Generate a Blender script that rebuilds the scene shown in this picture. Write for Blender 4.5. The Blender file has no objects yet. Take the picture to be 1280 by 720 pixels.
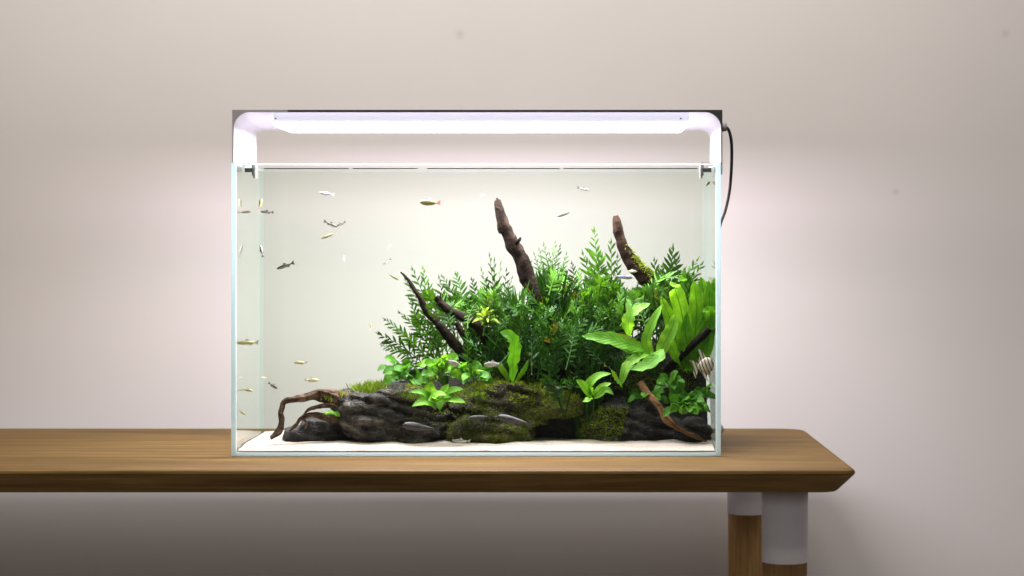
import bpy, bmesh, math, random
from mathutils import Vector, Matrix, noise, Quaternion

rnd = random.Random(7)
S = bpy.context.scene
COL = S.collection
PI = math.pi

# ------------------------------------------------------------------ camera, world, light, exposure
CAM_D, CAM_H, PXM, PX0, PY0 = 2.9, 0.266, 1018.3, 700.0, 300.0
cam_d = bpy.data.cameras.new('camera'); cam = bpy.data.objects.new('camera', cam_d); COL.objects.link(cam)
cam.location = (0, -CAM_D, CAM_H); cam.rotation_euler = (PI/2, 0, 0)
cam_d.sensor_width = 36; cam_d.lens = PXM*CAM_D/1280*36
cam_d.shift_x = -(PX0-640)/1280; cam_d.shift_y = -(360-PY0)/1280
cam_d.clip_end = 50; cam_d.clip_start = 0.05
cam_d.dof.use_dof = True; cam_d.dof.focus_distance = CAM_D+0.08; cam_d.dof.aperture_fstop = 6.3
S.camera = cam
w = bpy.data.worlds.new('World'); S.world = w; w.use_nodes = True
w.node_tree.nodes['Background'].inputs[0].default_value = (1.0, 0.955, 0.94, 1)
w.node_tree.nodes['Background'].inputs[1].default_value = 0.11
def area(name, loc, target, sx, sy, power, color):
    l = bpy.data.lights.new(name, 'AREA'); l.shape = 'RECTANGLE'; l.size = sx; l.size_y = sy
    l.energy = power; l.color = color
    o = bpy.data.objects.new(name, l); COL.objects.link(o); o.location = loc
    o.rotation_euler = (Vector(target)-Vector(loc)).to_track_quat('-Z', 'Y').to_euler()
    return o
area('ceiling_light', (-0.18, -0.30, 1.45), (-0.16, 0.10, 0.0), 1.5, 0.6, 30, (1.0, 0.955, 0.90))
S.view_settings.view_transform = 'Standard'; S.view_settings.look = 'None'
S.view_settings.exposure = 0; S.view_settings.gamma = 1
S.cycles.use_denoising = True
try: S.cycles.denoiser = 'OPENIMAGEDENOISE'
except Exception: pass
S.cycles.max_bounces = 10; S.cycles.diffuse_bounces = 5; S.cycles.glossy_bounces = 4
S.cycles.transparent_max_bounces = 40; S.cycles.transmission_bounces = 6
S.cycles.caustics_reflective = False; S.cycles.caustics_refractive = False

# ------------------------------------------------------------------ helpers
def P(px, py, Y):
    k = (CAM_D+Y)/CAM_D/PXM
    return Vector(((px-PX0)*k, Y, CAM_H-(py-PY0)*k))
def px_of(v):
    k = (CAM_D+v.y)/CAM_D/PXM
    return (v.x/k+PX0, PY0+(CAM_H-v.z)/k)
def sstep(a, b, x):
    t = max(0., min(1., (x-a)/(b-a))); return t*t*(3-2*t)
def lerp(a, b, t): return a+(b-a)*t
def interp(tab, x):
    if x <= tab[0][0]: return tab[0][1]
    for (a, b), (c, d) in zip(tab, tab[1:]):
        if x <= c: return lerp(b, d, (x-a)/(c-a))
    return tab[-1][1]

def link(name, me, mat=None, parent=None, smooth=True):
    o = bpy.data.objects.new(name, me); COL.objects.link(o)
    if mat is not None:
        for m in (mat if isinstance(mat, (list, tuple)) else [mat]): me.materials.append(m)
    if smooth:
        me.polygons.foreach_set('use_smooth', [True]*len(me.polygons))
    if parent is not None: o.parent = parent
    return o
class MB:
    def __init__(s): s.v = []; s.f = []; s.uv = {}; s.mi = []
    def add(s, vs, fs, m=0):
        o = len(s.v); s.v += [tuple(x) for x in vs]; s.f += [tuple(i+o for i in f) for f in fs]; s.mi += [m]*len(fs)
    def box(s, x0, x1, y0, y1, z0, z1, m=0):
        s.add([(x0,y0,z0),(x1,y0,z0),(x1,y1,z0),(x0,y1,z0),(x0,y0,z1),(x1,y0,z1),(x1,y1,z1),(x0,y1,z1)],
              [(0,3,2,1),(4,5,6,7),(0,1,5,4),(1,2,6,5),(2,3,7,6),(3,0,4,7)], m)
    def mesh(s, name):
        me = bpy.data.meshes.new(name); me.from_pydata(s.v, [], s.f)
        if any(s.mi): me.polygons.foreach_set('material_index', s.mi)
        if s.uv:
            l = me.uv_layers.new(name='UVMap')
            for lp in me.loops: l.data[lp.index].uv = s.uv.get(lp.vertex_index, (0.5, 0))
        me.update(); return me
    def build(s, name, mat, parent=None, smooth=False):
        return link(name, s.mesh(name), mat, parent, smooth)
def bevel(o, wdt, seg=2):
    b = o.modifiers.new('bevel', 'BEVEL'); b.width = wdt; b.segments = seg; b.limit_method = 'ANGLE'; b.angle_limit = 0.6
def tag(o, label, cat, group=None, kind=None):
    o['label'] = label; o['category'] = cat
    if group: o['group'] = group
    if kind: o['kind'] = kind
    return o
def thing(name, loc, label, cat, group=None):
    o = bpy.data.objects.new(name, None); COL.objects.link(o); o.location = loc; o.empty_display_size = 0.01
    return tag(o, label, cat, group)
def cr(pts, n):                                     # Catmull-Rom resample
    pts = [Vector(p) for p in pts]; P2 = [pts[0]*2-pts[1]]+pts+[pts[-1]*2-pts[-2]]; out = []
    m = len(pts)-1
    for i in range(n+1):
        t = i/n*m; k = min(int(t), m-1); u = t-k
        a, b, c, d = P2[k:k+4]
        out.append(0.5*((2*b)+(c-a)*u+(2*a-5*b+4*c-d)*u*u+(3*b-a-3*c+d)*u**3))
    return out
def tube(mb, pts, rad, n=8, seg=24, rough=0., seed=0, fr=60., cap=True, flat=1.0):
    c = cr(pts, seg); rads = [interp([(i/(len(rad)-1), r) for i, r in enumerate(rad)], k/seg) for k in range(seg+1)]
    vs = []; fs = []; nrm = None
    for i, p in enumerate(c):
        t = (c[min(i+1, seg)]-c[max(i-1, 0)]).normalized()
        if nrm is None:
            nrm = t.cross(Vector((0, 1, 0.01))); nrm = nrm.normalized() if nrm.length > 1e-4 else Vector((1, 0, 0))
        nrm = (nrm-t*nrm.dot(t)).normalized(); bn = t.cross(nrm)
        for j in range(n):
            a = 2*PI*j/n; d = nrm*math.cos(a)+bn*math.sin(a)*flat; r = rads[i]
            if rough:
                q = Vector((math.cos(a)*1.6, math.sin(a)*1.6, i/seg*6))+Vector((seed*3.1, seed, 0))
                r *= 1+rough*(noise.noise(q)*1.2+noise.noise(q*2.7)*.6)
            vs.append(p+d*r)
    for i in range(seg):
        for j in range(n): fs.append((i*n+j, i*n+(j+1) % n, (i+1)*n+(j+1) % n, (i+1)*n+j))
    if cap:
        fs.append(tuple(range(n-1, -1, -1))); fs.append(tuple(seg*n+j for j in range(n)))
    mb.add(vs, fs)

# ------------------------------------------------------------------ materials
def mat(name):
    m = bpy.data.materials.new(name); m.use_nodes = True; nt = m.node_tree
    return m, nt, nt.nodes['Principled BSDF'], nt.nodes['Material Output']
def nd(nt, t, **k):
    n = nt.nodes.new(t)
    for a, b in k.items():
        if hasattr(n, a): setattr(n, a, b)
        else: n.inputs[a.replace('_', ' ')].default_value = b
    return n
def ramp(nt, src, stops):
    r = nd(nt, 'ShaderNodeValToRGB'); e = r.color_ramp.elements
    while len(e) < len(stops): e.new(0.5)
    for el, (p, c) in zip(e, stops): el.position = p; el.color = (*c, 1)
    nt.links.new(src, r.inputs[0]); return r.outputs[0]
def coords(nt, scale=(1,1,1), kind='Object'):
    tc = nd(nt, 'ShaderNodeTexCoord'); mp = nd(nt, 'ShaderNodeMapping'); mp.inputs['Scale'].default_value = scale
    nt.links.new(tc.outputs[kind], mp.inputs[0]); return mp.outputs[0]
def noi(nt, vec, scale, detail=4, rough=.55, dist=0):
    n = nd(nt, 'ShaderNodeTexNoise'); n.inputs['Scale'].default_value = scale; n.inputs['Detail'].default_value = detail
    n.inputs['Roughness'].default_value = rough; n.inputs['Distortion'].default_value = dist
    nt.links.new(vec, n.inputs['Vector']); return n.outputs['Fac']
def bump(nt, src, bs, dist, strength=1.):
    b = nd(nt, 'ShaderNodeBump'); b.inputs['Distance'].default_value = dist; b.inputs['Strength'].default_value = strength
    nt.links.new(src, b.inputs['Height']); nt.links.new(b.outputs[0], bs.inputs['Normal']); return b
def plain(name, col, rough=.5, metal=0., spec=.5):
    m, nt, bs, out = mat(name); bs.inputs['Base Color'].default_value = (*col, 1); bs.inputs['Roughness'].default_value = rough
    bs.inputs['Metallic'].default_value = metal; bs.inputs['Specular IOR Level'].default_value = spec; return m
M = {}
# wall paint
m, nt, bs, out = mat('wall_paint'); v = coords(nt)
n1 = noi(nt, v, 2.2, 3); c = ramp(nt, n1, [(.3, (.615, .575, .560)), (.7, (.645, .605, .590))])
def spot(nt, prev, x, z, r):                        # a scuff on the paint
    tc = nd(nt, 'ShaderNodeTexCoord'); d = nd(nt, 'ShaderNodeVectorMath', operation='DISTANCE'); d.inputs[1].default_value = (x, 0.50, z)
    nt.links.new(tc.outputs['Object'], d.inputs[0])
    r_ = ramp(nt, d.outputs['Value'], [(0, (.5, .5, .5)), (r, (0, 0, 0))])
    mx = nd(nt, 'ShaderNodeMixRGB'); nt.links.new(r_, mx.inputs[0]); nt.links.new(prev, mx.inputs[1]); mx.inputs[2].default_value = (.42, .38, .36, 1)
    return mx.outputs[0]
for (sx, sy, rr) in ((575, 43, .009), (1257, 42, .008), (1120, 240, .006)):
    q = P(sx, sy, .50); c = spot(nt, c, q.x, q.z, rr)
nt.links.new(c, bs.inputs['Base Color']); bs.inputs['Roughness'].default_value = .75; bs.inputs['Specular IOR Level'].default_value = .25
bump(nt, noi(nt, v, 420, 3), bs, .0003, .15); M['wall'] = m
M['floor'] = plain('floor_boards', (.66, .62, .59), .6)
# table wood
def wood(name, cols, along=(1.2, 26, 26), rough=.6):
    m, nt, bs, out = mat(name); v = coords(nt, along)
    n1 = noi(nt, v, 2.4, 6, .6, .6); n2 = noi(nt, coords(nt, tuple(a*5 for a in along)), 3.2, 3, .6)
    c = ramp(nt, n1, [(.28, cols[0]), (.5, cols[1]), (.72, cols[2])])
    mx = nd(nt, 'ShaderNodeMixRGB', blend_type='MULTIPLY'); mx.inputs[0].default_value = .6
    nt.links.new(c, mx.inputs[1]); nt.links.new(ramp(nt, n2, [(.35, (.62, .55, .5)), (.6, (1, 1, 1))]), mx.inputs[2])
    nt.links.new(mx.outputs[0], bs.inputs['Base Color']); bs.inputs['Roughness'].default_value = rough
    bs.inputs['Specular IOR Level'].default_value = .12
    bump(nt, n2, bs, .0004, .5); return m
M['wood'] = wood('oiled_oak', [(.066, .034, .0080), (.130, .076, .019), (.215, .134, .040)])
M['wood_leg'] = wood('oak_leg', [(.34, .19, .068), (.47, .28, .11), (.58, .37, .16)], (26, 26, 1.4))
M['sleeve'] = plain('grey_paint', (.60, .59, .62), .45)
# glass
def glassy(name, tint, base, power, rough=0.0, gl=.9):
    m, nt, bs, out = mat(name); nt.nodes.remove(bs)
    tr = nd(nt, 'ShaderNodeBsdfTransparent'); tr.inputs[0].default_value = (*tint, 1)
    g = nd(nt, 'ShaderNodeBsdfGlossy'); g.inputs[0].default_value = (.95, .98, 1, 1); g.inputs['Roughness'].default_value = rough
    lw = nd(nt, 'ShaderNodeLayerWeight'); lw.inputs[0].default_value = .5
    pw = nd(nt, 'ShaderNodeMath', operation='POWER'); pw.inputs[1].default_value = power
    nt.links.new(lw.outputs['Facing'], pw.inputs[0])
    ma = nd(nt, 'ShaderNodeMath', operation='MULTIPLY_ADD'); ma.inputs[1].default_value = gl; ma.inputs[2].default_value = base
    nt.links.new(pw.outputs[0], ma.inputs[0])
    mx = nd(nt, 'ShaderNodeMixShader'); nt.links.new(ma.outputs[0], mx.inputs[0]); nt.links.new(tr.outputs[0], mx.inputs[1]); nt.links.new(g.outputs[0], mx.inputs[2])
    nt.links.new(mx.outputs[0], out.inputs['Surface']); return m
M['glass'] = glassy('clear_glass', (.982, 1.0, .978), .012, 6)
M['glass_back'] = glassy('tinted_back_glass', (.866, .892, .874), .012, 6)
M['water_top'] = glassy('water_surface', (.99, 1, .99), .01, 7, .02)
M['water_side'] = glassy('water_body', (.988, 1.0, .984), 0, 9, 0, .02)
def translucent(name, col, tcol, fac, rough=.3):
    m, nt, bs, out = mat(name); bs.inputs['Base Color'].default_value = (*col, 1); bs.inputs['Roughness'].default_value = rough
    t = nd(nt, 'ShaderNodeBsdfTranslucent'); t.inputs[0].default_value = (*tcol, 1)
    mx = nd(nt, 'ShaderNodeMixShader'); mx.inputs[0].default_value = fac
    nt.links.new(bs.outputs[0], mx.inputs[1]); nt.links.new(t.outputs[0], mx.inputs[2]); nt.links.new(mx.outputs[0], out.inputs['Surface']); return m
M['edge'] = translucent('polished_glass_edge', (.84, .95, .98), (.84, .98, 1.0), .6, .2)
M['edge_base'] = translucent('base_glass_edge', (.66, .72, .73), (.86, .95, .96), .5, .2)
M['edge_back'] = glassy('rear_glass_edge', (.86, .95, .95), .02, 6)
M['silicone_back'] = glassy('thin_rear_silicone', (.88, .93, .90), .02, 6)
M['silicone'] = translucent('clear_silicone', (.9, .95, .95), (.95, 1, 1), .6, .3)
M['meniscus_tone'] = plain('painted_meniscus_line', (.16, .16, .13), .4)  # dark refraction line of the meniscus, put in as colour
# lamp
M['lamp_white'] = plain('white_powder_coat', (.76, .745, .82), .45)
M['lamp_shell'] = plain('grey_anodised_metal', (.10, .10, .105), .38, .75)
M['lamp_shell_reflection'] = plain('metal_painted_reflection', (.34, .32, .34), .4, .15)  # same metal as the shell, its reflection painted as a paler tone
def emit(name, col, st):
    m, nt, bs, out = mat(name); bs.inputs['Base Color'].default_value = (*col, 1); bs.inputs['Emission Color'].default_value = (*col, 1)
    bs.inputs['Emission Strength'].default_value = st; return m
M['diffuser'] = emit('lit_led_diffuser', (1.0, .93, 1.0), 4.2)
M['housing_glow'] = emit('housing_scatter_glow', (.86, .86, 1.0), .62)  # housing is no light source; scattered diffuser light put in as emission
M['black'] = plain('black_rubber', (.03, .03, .032), .45)
M['screw'] = plain('dark_steel', (.12, .12, .12), .4, .8)
M['clip'] = plain('clip_steel', (.75, .75, .76), .18, .9)
M['clip_pad'] = plain('clip_pad', (.06, .06, .055), .6)
M['plug'] = plain('grey_plug', (.25, .25, .25), .5)
# sand / soil
m, nt, bs, out = mat('white_sand'); v = coords(nt)
c = ramp(nt, noi(nt, v, 900, 2, .7), [(.3, (.24, .19, .145)), (.5, (.43, .385, .33)), (.68, (.53, .49, .44))])
nt.links.new(c, bs.inputs['Base Color']); bs.inputs['Roughness'].default_value = .85
bump(nt, noi(nt, v, 700, 3, .7), bs, .0009, .8); M['sand'] = m
m, nt, bs, out = mat('dark_soil'); v = coords(nt)
c = ramp(nt, noi(nt, v, 260, 3, .6), [(.3, (.005, .005, .003)), (.7, (.018, .016, .010))]); nt.links.new(c, bs.inputs['Base Color'])
bs.inputs['Roughness'].default_value = .9; bump(nt, noi(nt, v, 300, 3), bs, .003); M['soil'] = m
# rock
def rock_mat(name, cols, moss=None):
    m, nt, bs, out = mat(name); v = coords(nt)
    n1 = noi(nt, coords(nt, (1, 1, 2.2)), 38, 7, .62, .5); n2 = noi(nt, v, 190, 5, .65); n3 = noi(nt, v, 14, 3)
    c = ramp(nt, n1, [(.30, cols[0]), (.52, cols[1]), (.74, cols[2])])
    c2 = nd(nt, 'ShaderNodeMixRGB', blend_type='MULTIPLY'); c2.inputs[0].default_value = .8
    nt.links.new(c, c2.inputs[1]); nt.links.new(ramp(nt, n2, [(.32, (.35, .35, .35)), (.62, (1.25, 1.2, 1.12))]), c2.inputs[2])
    last = c2.outputs[0]
    if moss:
        mx = nd(nt, 'ShaderNodeMixRGB'); nt.links.new(last, mx.inputs[1])
        mc = ramp(nt, n2, [(.35, (.040, .055, .005)), (.65, (.17, .205, .02))]); nt.links.new(mc, mx.inputs[2])
        nt.links.new(ramp(nt, n3, [(moss, (0, 0, 0)), (moss+.16, (.9, .9, .9))]), mx.inputs[0]); last = mx.outputs[0]
    nt.links.new(last, bs.inputs['Base Color']); bs.inputs['Roughness'].default_value = .62; bs.inputs['Specular IOR Level'].default_value = .35
    ad = nd(nt, 'ShaderNodeMath', operation='MULTIPLY_ADD'); nt.links.new(n2, ad.inputs[0]); ad.inputs[1].default_value = .9; nt.links.new(n1, ad.inputs[2])
    vo = nd(nt, 'ShaderNodeTexVoronoi', feature='DISTANCE_TO_EDGE'); vo.inputs['Scale'].default_value = 55; nt.links.new(coords(nt, (1, 1, 2.4)), vo.inputs['Vector'])
    cr_ = ramp(nt, vo.outputs['Distance'], [(0, (0, 0, 0)), (.05, (1, 1, 1))]); a2 = nd(nt, 'ShaderNodeMath', operation='MULTIPLY_ADD'); nt.links.new(cr_, a2.inputs[0]); a2.inputs[1].default_value = .22; nt.links.new(ad.outputs[0], a2.inputs[2])
    bump(nt, a2.outputs[0], bs, .011, 1.); return m
M['rock'] = rock_mat('slate_rock', [(.010, .010, .010), (.072, .068, .062), (.290, .262, .220)])
M['rock_dark'] = rock_mat('dark_slate_rock', [(.007, .007, .008), (.040, .040, .041), (.140, .133, .125)])
M['rock_mossy'] = rock_mat('mossy_rock', [(.012, .010, .007), (.060, .050, .036), (.20, .168, .115)], .44)
# driftwood
def bark(name, cols):
    m, nt, bs, out = mat(name); v = coords(nt)
    n1 = noi(nt, v, 90, 6, .65, .8); n2 = noi(nt, v, 30, 3)
    c = ramp(nt, n1, [(.3, cols[0]), (.52, cols[1]), (.75, cols[2])]); nt.links.new(c, bs.inputs['Base Color'])
    bs.inputs['Roughness'].default_value = .85; bs.inputs['Specular IOR Level'].default_value = .1; bump(nt, n1, bs, .003, .9); return m
M['bark_dark'] = bark('dark_driftwood', [(.006, .004, .003), (.018, .012, .008), (.060, .040, .025)])
M['bark_black'] = bark('blackened_driftwood', [(.003, .002, .002), (.008, .006, .005), (.022, .016, .012)])
M['bark_grey'] = bark('weathered_driftwood', [(.022, .014, .009), (.085, .054, .036), (.28, .19, .12)])
M['bark_red'] = bark('red_brown_driftwood', [(.008, .005, .003), (.028, .016, .010), (.075, .044, .028)])
M['bark_tan'] = bark('tan_driftwood', [(.07, .035, .016), (.22, .120, .058), (.42, .26, .140)])
# leaves
def leaf_mat(name, dark, light, tfac=.38, veins=True, rough=.5):
    m, nt, bs, out = mat(name); oi = nd(nt, 'ShaderNodeObjectInfo'); v = coords(nt)
    mixv = nd(nt, 'ShaderNodeMath', operation='MULTIPLY_ADD'); nt.links.new(oi.outputs['Random'], mixv.inputs[0]); mixv.inputs[1].default_value = .75
    n1 = noi(nt, v, 75, 4); sub = nd(nt, 'ShaderNodeMath', operation='MULTIPLY_ADD'); nt.links.new(n1, sub.inputs[0]); sub.inputs[1].default_value = 1.4; sub.inputs[2].default_value = -.55
    nt.links.new(sub.outputs[0], mixv.inputs[2])
    old = tuple(a*.45+b*.55 for a, b in zip(light, (.30, .20, .02)))
    c = ramp(nt, mixv.outputs[0], [(.0, tuple(x*.7 for x in old)), (.05, dark), (.62, tuple((a+b)*.45 for a, b in zip(dark, light))), (1., light)])
    if veins:
        tc = nd(nt, 'ShaderNodeUVMap'); sp = nd(nt, 'ShaderNodeSeparateXYZ'); nt.links.new(tc.outputs[0], sp.inputs[0])
        a = nd(nt, 'ShaderNodeMath', operation='SUBTRACT'); nt.links.new(sp.outputs[0], a.inputs[0]); a.inputs[1].default_value = .5
        b = nd(nt, 'ShaderNodeMath', operation='ABSOLUTE'); nt.links.new(a.outputs[0], b.inputs[0])
        # side veins run obliquely from the midrib
        s1 = nd(nt, 'ShaderNodeMath', operation='MULTIPLY_ADD'); nt.links.new(b.outputs[0], s1.inputs[0]); s1.inputs[1].default_value = -.35; nt.links.new(sp.outputs[1], s1.inputs[2])
        s2 = nd(nt, 'ShaderNodeMath', operation='MULTIPLY'); nt.links.new(s1.outputs[0], s2.inputs[0]); s2.inputs[1].default_value = 75
        s3 = nd(nt, 'ShaderNodeMath', operation='SINE'); nt.links.new(s2.outputs[0], s3.inputs[0])
        vr = ramp(nt, s3.outputs[0], [(.70, (0, 0, 0)), (1., (.16, .16, .16))])
        mr = ramp(nt, b.outputs[0], [(.02, (.75, .75, .75)), (.06, (0, 0, 0))])
        mxx = nd(nt, 'ShaderNodeMixRGB', blend_type='LIGHTEN'); mxx.inputs[0].default_value = 1; nt.links.new(vr, mxx.inputs[1]); nt.links.new(mr, mxx.inputs[2])
        mc = nd(nt, 'ShaderNodeMixRGB'); nt.links.new(mxx.outputs[0], mc.inputs[0]); nt.links.new(c, mc.inputs[1]); mc.inputs[2].default_value = (*[x*.75 for x in dark], 1)
        c = mc.outputs[0]; bump(nt, s3.outputs[0], bs, .0003, .3)
    nt.links.new(c, bs.inputs['Base Color']); bs.inputs['Roughness'].default_value = rough; bs.inputs['Specular IOR Level'].default_value = .22
    t = nd(nt, 'ShaderNodeBsdfTranslucent'); br = nd(nt, 'ShaderNodeMixRGB', blend_type='MULTIPLY'); br.inputs[0].default_value = 1
    nt.links.new(c, br.inputs[1]); br.inputs[2].default_value = (1.25, 1.15, .55, 1); nt.links.new(br.outputs[0], t.inputs[0])
    mx = nd(nt, 'ShaderNodeMixShader'); mx.inputs[0].default_value = tfac
    nt.links.new(bs.outputs[0], mx.inputs[1]); nt.links.new(t.outputs[0], mx.inputs[2]); nt.links.new(mx.outputs[0], out.inputs['Surface']); return m
M['fern'] = leaf_mat('fern_leaf', (.008, .048, .005), (.105, .290, .020), .32, False)
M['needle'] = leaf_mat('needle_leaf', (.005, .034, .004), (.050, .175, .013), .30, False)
M['sword'] = leaf_mat('broad_sword_leaf', (.055, .22, .008), (.23, .55, .030), .45)
M['bright'] = leaf_mat('bright_round_leaf', (.10, .32, .016), (.29, .62, .065), .40)
M['mid'] = leaf_mat('mid_green_leaf', (.03, .15, .010), (.15, .42, .03), .38)
M['lime'] = leaf_mat('lime_rosette_leaf', (.28, .45, .03), (.48, .66, .09), .4, False)
M['grass'] = leaf_mat('hair_grass', (.14, .24, .015), (.36, .50, .06), .4, False)
M['moss'] = leaf_mat('aquatic_moss', (.07, .11, .006), (.29, .39, .02), .3, False, .6)
M['moss_bright'] = leaf_mat('bright_moss', (.13, .22, .01), (.40, .52, .04), .35, False, .6)
M['stem'] = plain('plant_stem', (.07, .16, .03), .5)
# fish
def fish_mat(name, stops, rough=.28, metal=.35, speck=0):
    m, nt, bs, out = mat(name); tc = nd(nt, 'ShaderNodeTexCoord'); sp = nd(nt, 'ShaderNodeSeparateXYZ'); nt.links.new(tc.outputs['Generated'], sp.inputs[0])
    c = ramp(nt, sp.outputs[2], stops)
    if speck:
        mx = nd(nt, 'ShaderNodeMixRGB', blend_type='MULTIPLY'); mx.inputs[0].default_value = speck; nt.links.new(c, mx.inputs[1])
        nt.links.new(ramp(nt, noi(nt, coords(nt), 9, 3), [(.4, (.4, .4, .4)), (.6, (1, 1, 1))]), mx.inputs[2]); c = mx.outputs[0]
    nt.links.new(c, bs.inputs['Base Color']); bs.inputs['Roughness'].default_value = rough; bs.inputs['Metallic'].default_value = metal; return m
M['f_neon'] = fish_mat('neon_fish', [(.18, (.55, .55, .52)), (.48, (.60, .62, .68)), (.56, (.10, .14, .42)), (.70, (.35, .45, .75)), (.80, (.08, .08, .07))])
M['f_dark'] = fish_mat('dark_back_fish', [(.2, (.62, .60, .52)), (.46, (.30, .29, .24)), (.6, (.05, .05, .04)), (.9, (.035, .035, .03))], .35, .2)
M['f_pale'] = fish_mat('pale_yellow_fish', [(.2, (.80, .78, .60)), (.5, (.72, .70, .36)), (.72, (.52, .50, .22)), (.88, (.16, .15, .07))], .3, .1)
M['f_white'] = fish_mat('silver_fish', [(.2, (.66, .64, .62)), (.5, (.60, .57, .55)), (.66, (.30, .27, .25)), (.82, (.07, .065, .06))], .25, .2)
M['f_ember'] = fish_mat('olive_fish', [(.15, (.55, .45, .12)), (.4, (.22, .20, .06)), (.7, (.12, .12, .04)), (.9, (.06, .06, .025))], .35, .2)
M['f_grey'] = fish_mat('grey_fish', [(.2, (.02, .019, .019)), (.5, (.055, .053, .056)), (.75, (.17, .16, .175)), (.9, (.07, .067, .07))], .4, .1, .75)
M['fin'] = translucent('clear_fin', (.55, .55, .50), (.7, .7, .62), .5)
M['fin_red'] = translucent('red_fin', (.75, .16, .13), (.9, .25, .2), .5)
M['fin_grey'] = translucent('grey_fin', (.10, .10, .10), (.16, .15, .15), .4)
M['eye'] = plain('fish_eye', (.01, .01, .01), .15)
m, nt, bs, out = mat('striped_fish'); tc = nd(nt, 'ShaderNodeTexCoord'); wv = nd(nt, 'ShaderNodeTexWave'); wv.inputs['Scale'].default_value = 1.9
mp = nd(nt, 'ShaderNodeMapping'); mp.inputs['Rotation'].default_value = (0, .25, 0); nt.links.new(tc.outputs['Object'], mp.inputs[0]); nt.links.new(mp.outputs[0], wv.inputs['Vector'])
wv.inputs['Scale'].default_value = 2.2; wv.inputs['Distortion'].default_value = 1.2
nt.links.new(ramp(nt, wv.outputs['Fac'], [(.22, (.08, .07, .06)), (.42, (.52, .47, .38))]), bs.inputs['Base Color']); bs.inputs['Roughness'].default_value = .35
M['f_stripe'] = m

# ------------------------------------------------------------------ setting
def struct(name, mb, m, kind='structure'):
    o = mb.build(name, m); o['kind'] = kind; return o
mb = MB(); mb.box(-3.2, 3.2, .50, .60, -.75, 1.9); struct('wall', mb, M['wall'])
mb = MB(); mb.box(-3.2, 3.2, -2.4, .499, -.80, -.7505); struct('floor', mb, M['floor'])

# ------------------------------------------------------------------ table
T = thing('wooden_table', (-.45, .13, -.75), 'brown oak table with dark chamfered edge carrying the fish tank', 'table')
def rrect(x0, x1, y0, y1, rs, n=8):
    out = []
    for (cx, cy, a0, r) in ((x0, y0, PI, rs[0]), (x1, y0, 1.5*PI, rs[1]), (x1, y1, 0, rs[2]), (x0, y1, .5*PI, rs[3])):
        sx = 1 if cx == x0 else -1; sy = 1 if cy == y0 else -1
        for i in range(n+1):
            a = a0+.5*PI*i/n; out.append((cx+sx*r+r*math.cos(a), cy+sy*r+r*math.sin(a)))
    return out
X0t, X1t, Y0t, Y1t = -1.25, .3435, -.171, .437
rings = []
for inset, z in ((.004, 0.), (.0012, -.0012), (0., -.0040), (.0008, -.0062), (.0185, -.0262), (.021, -.0278)):
    rings.append([(x, y, z) for x, y in rrect(X0t+inset, X1t-inset, Y0t+inset, Y1t-inset, (.03, .020, .035, .03))])
n = len(rings[0]); mb = MB(); vs = [p for r in rings for p in r]; fs = [tuple(range(n)), tuple(range(len(vs)-1, len(vs)-n-1, -1))]
for i in range(len(rings)-1):
    for j in range(n): fs.append((i*n+(j+1) % n, i*n+j, (i+1)*n+j, (i+1)*n+(j+1) % n))
mb.add(vs, fs); top = mb.build('tabletop', M['wood'], T); top.matrix_parent_inverse = Matrix.Translation(-T.location)
bpy.context.view_layer.update()
def keep(o, par): o.matrix_parent_inverse = Matrix.Translation(-par.location)
for (x, y) in ((.2664, -.10), (.2605, .395), (-1.17, -.10), (-1.165, .395)):
    mb = MB(); tube(mb, [(x, y, -.749), (x, y, -.4), (x, y, -.1145)], [.0200, .0242, .0264], 32, 12)
    lg = mb.build('leg', M['wood_leg'], T, True); keep(lg, T)
    mb = MB(); tube(mb, [(x, y, -.115), (x, y, -.07), (x, y, -.0279)], [.0272, .0274, .0276], 40, 4)
    sl = mb.build('sleeve', M['sleeve'], lg, True); sl.matrix_parent_inverse = Matrix.Identity(4)
    for o in (lg, sl):
        for p in o.data.polygons:
            if len(p.vertices) > 4: p.use_smooth = False

# ------------------------------------------------------------------ aquarium
XL, XR, TD, TH, G = -.4036, .1974, .28, .3603, .005
A = thing('glass_aquarium', ((XL+XR)/2, TD/2, 0), 'rimless clear glass aquarium filled with water and plants on oak table', 'aquarium')
def part(name, mb, m, par, smooth=False):
    o = mb.build(name, m, par, smooth)
    o.matrix_parent_inverse = par.matrix_world.inverted() if par.type == 'EMPTY' else Matrix.Identity(4)
    return o
bpy.context.view_layer.update()
e = .0004
def pane(name, x0, x1, y0, y1, z0, z1, m=None):
    mb = MB(); mb.box(x0, x1, y0, y1, z0, z1); return part(name, mb, m or M['glass'], A)
fp = pane('front_pane', XL+G+.0012, XR-G-.0012, 0.0006, G, 0.0062, TH-.0022)
bp = pane('back_pane', XL+G+.0012, XR-G-.0012, TD-G, TD-.0006, 0.0062, TH-.0022, M['glass_back'])
lp = pane('side_pane', XL, XL+G, .0042, TD-.0042, 0.0062, TH-.0022)
rp = pane('side_pane', XR-G, XR, .0042, TD-.0042, 0.0062, TH-.0022)
mb = MB(); mb.box(XL, XR, .0042, TD, 0.0004, .0052); part('bottom_pane', mb, M['glass'], A)
for pn, x0, x1 in ((lp, XL, XL+G), (rp, XR-G, XR)):
    mb = MB(); mb.box(x0, x1, 0, .0040, 0.0004, TH-.0002); part('polished_edge', mb, M['edge'], pn)
    mb = MB(); mb.box(x0, x1, TD-.0040, TD, 0.0058, TH-.0002); part('polished_edge', mb, M['edge_back'], pn)
    mb = MB(); mb.box(x0, x1, .0042, TD-.0042, TH-.0020, TH-.0002); part('top_edge', mb, M['edge'], pn)
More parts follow.
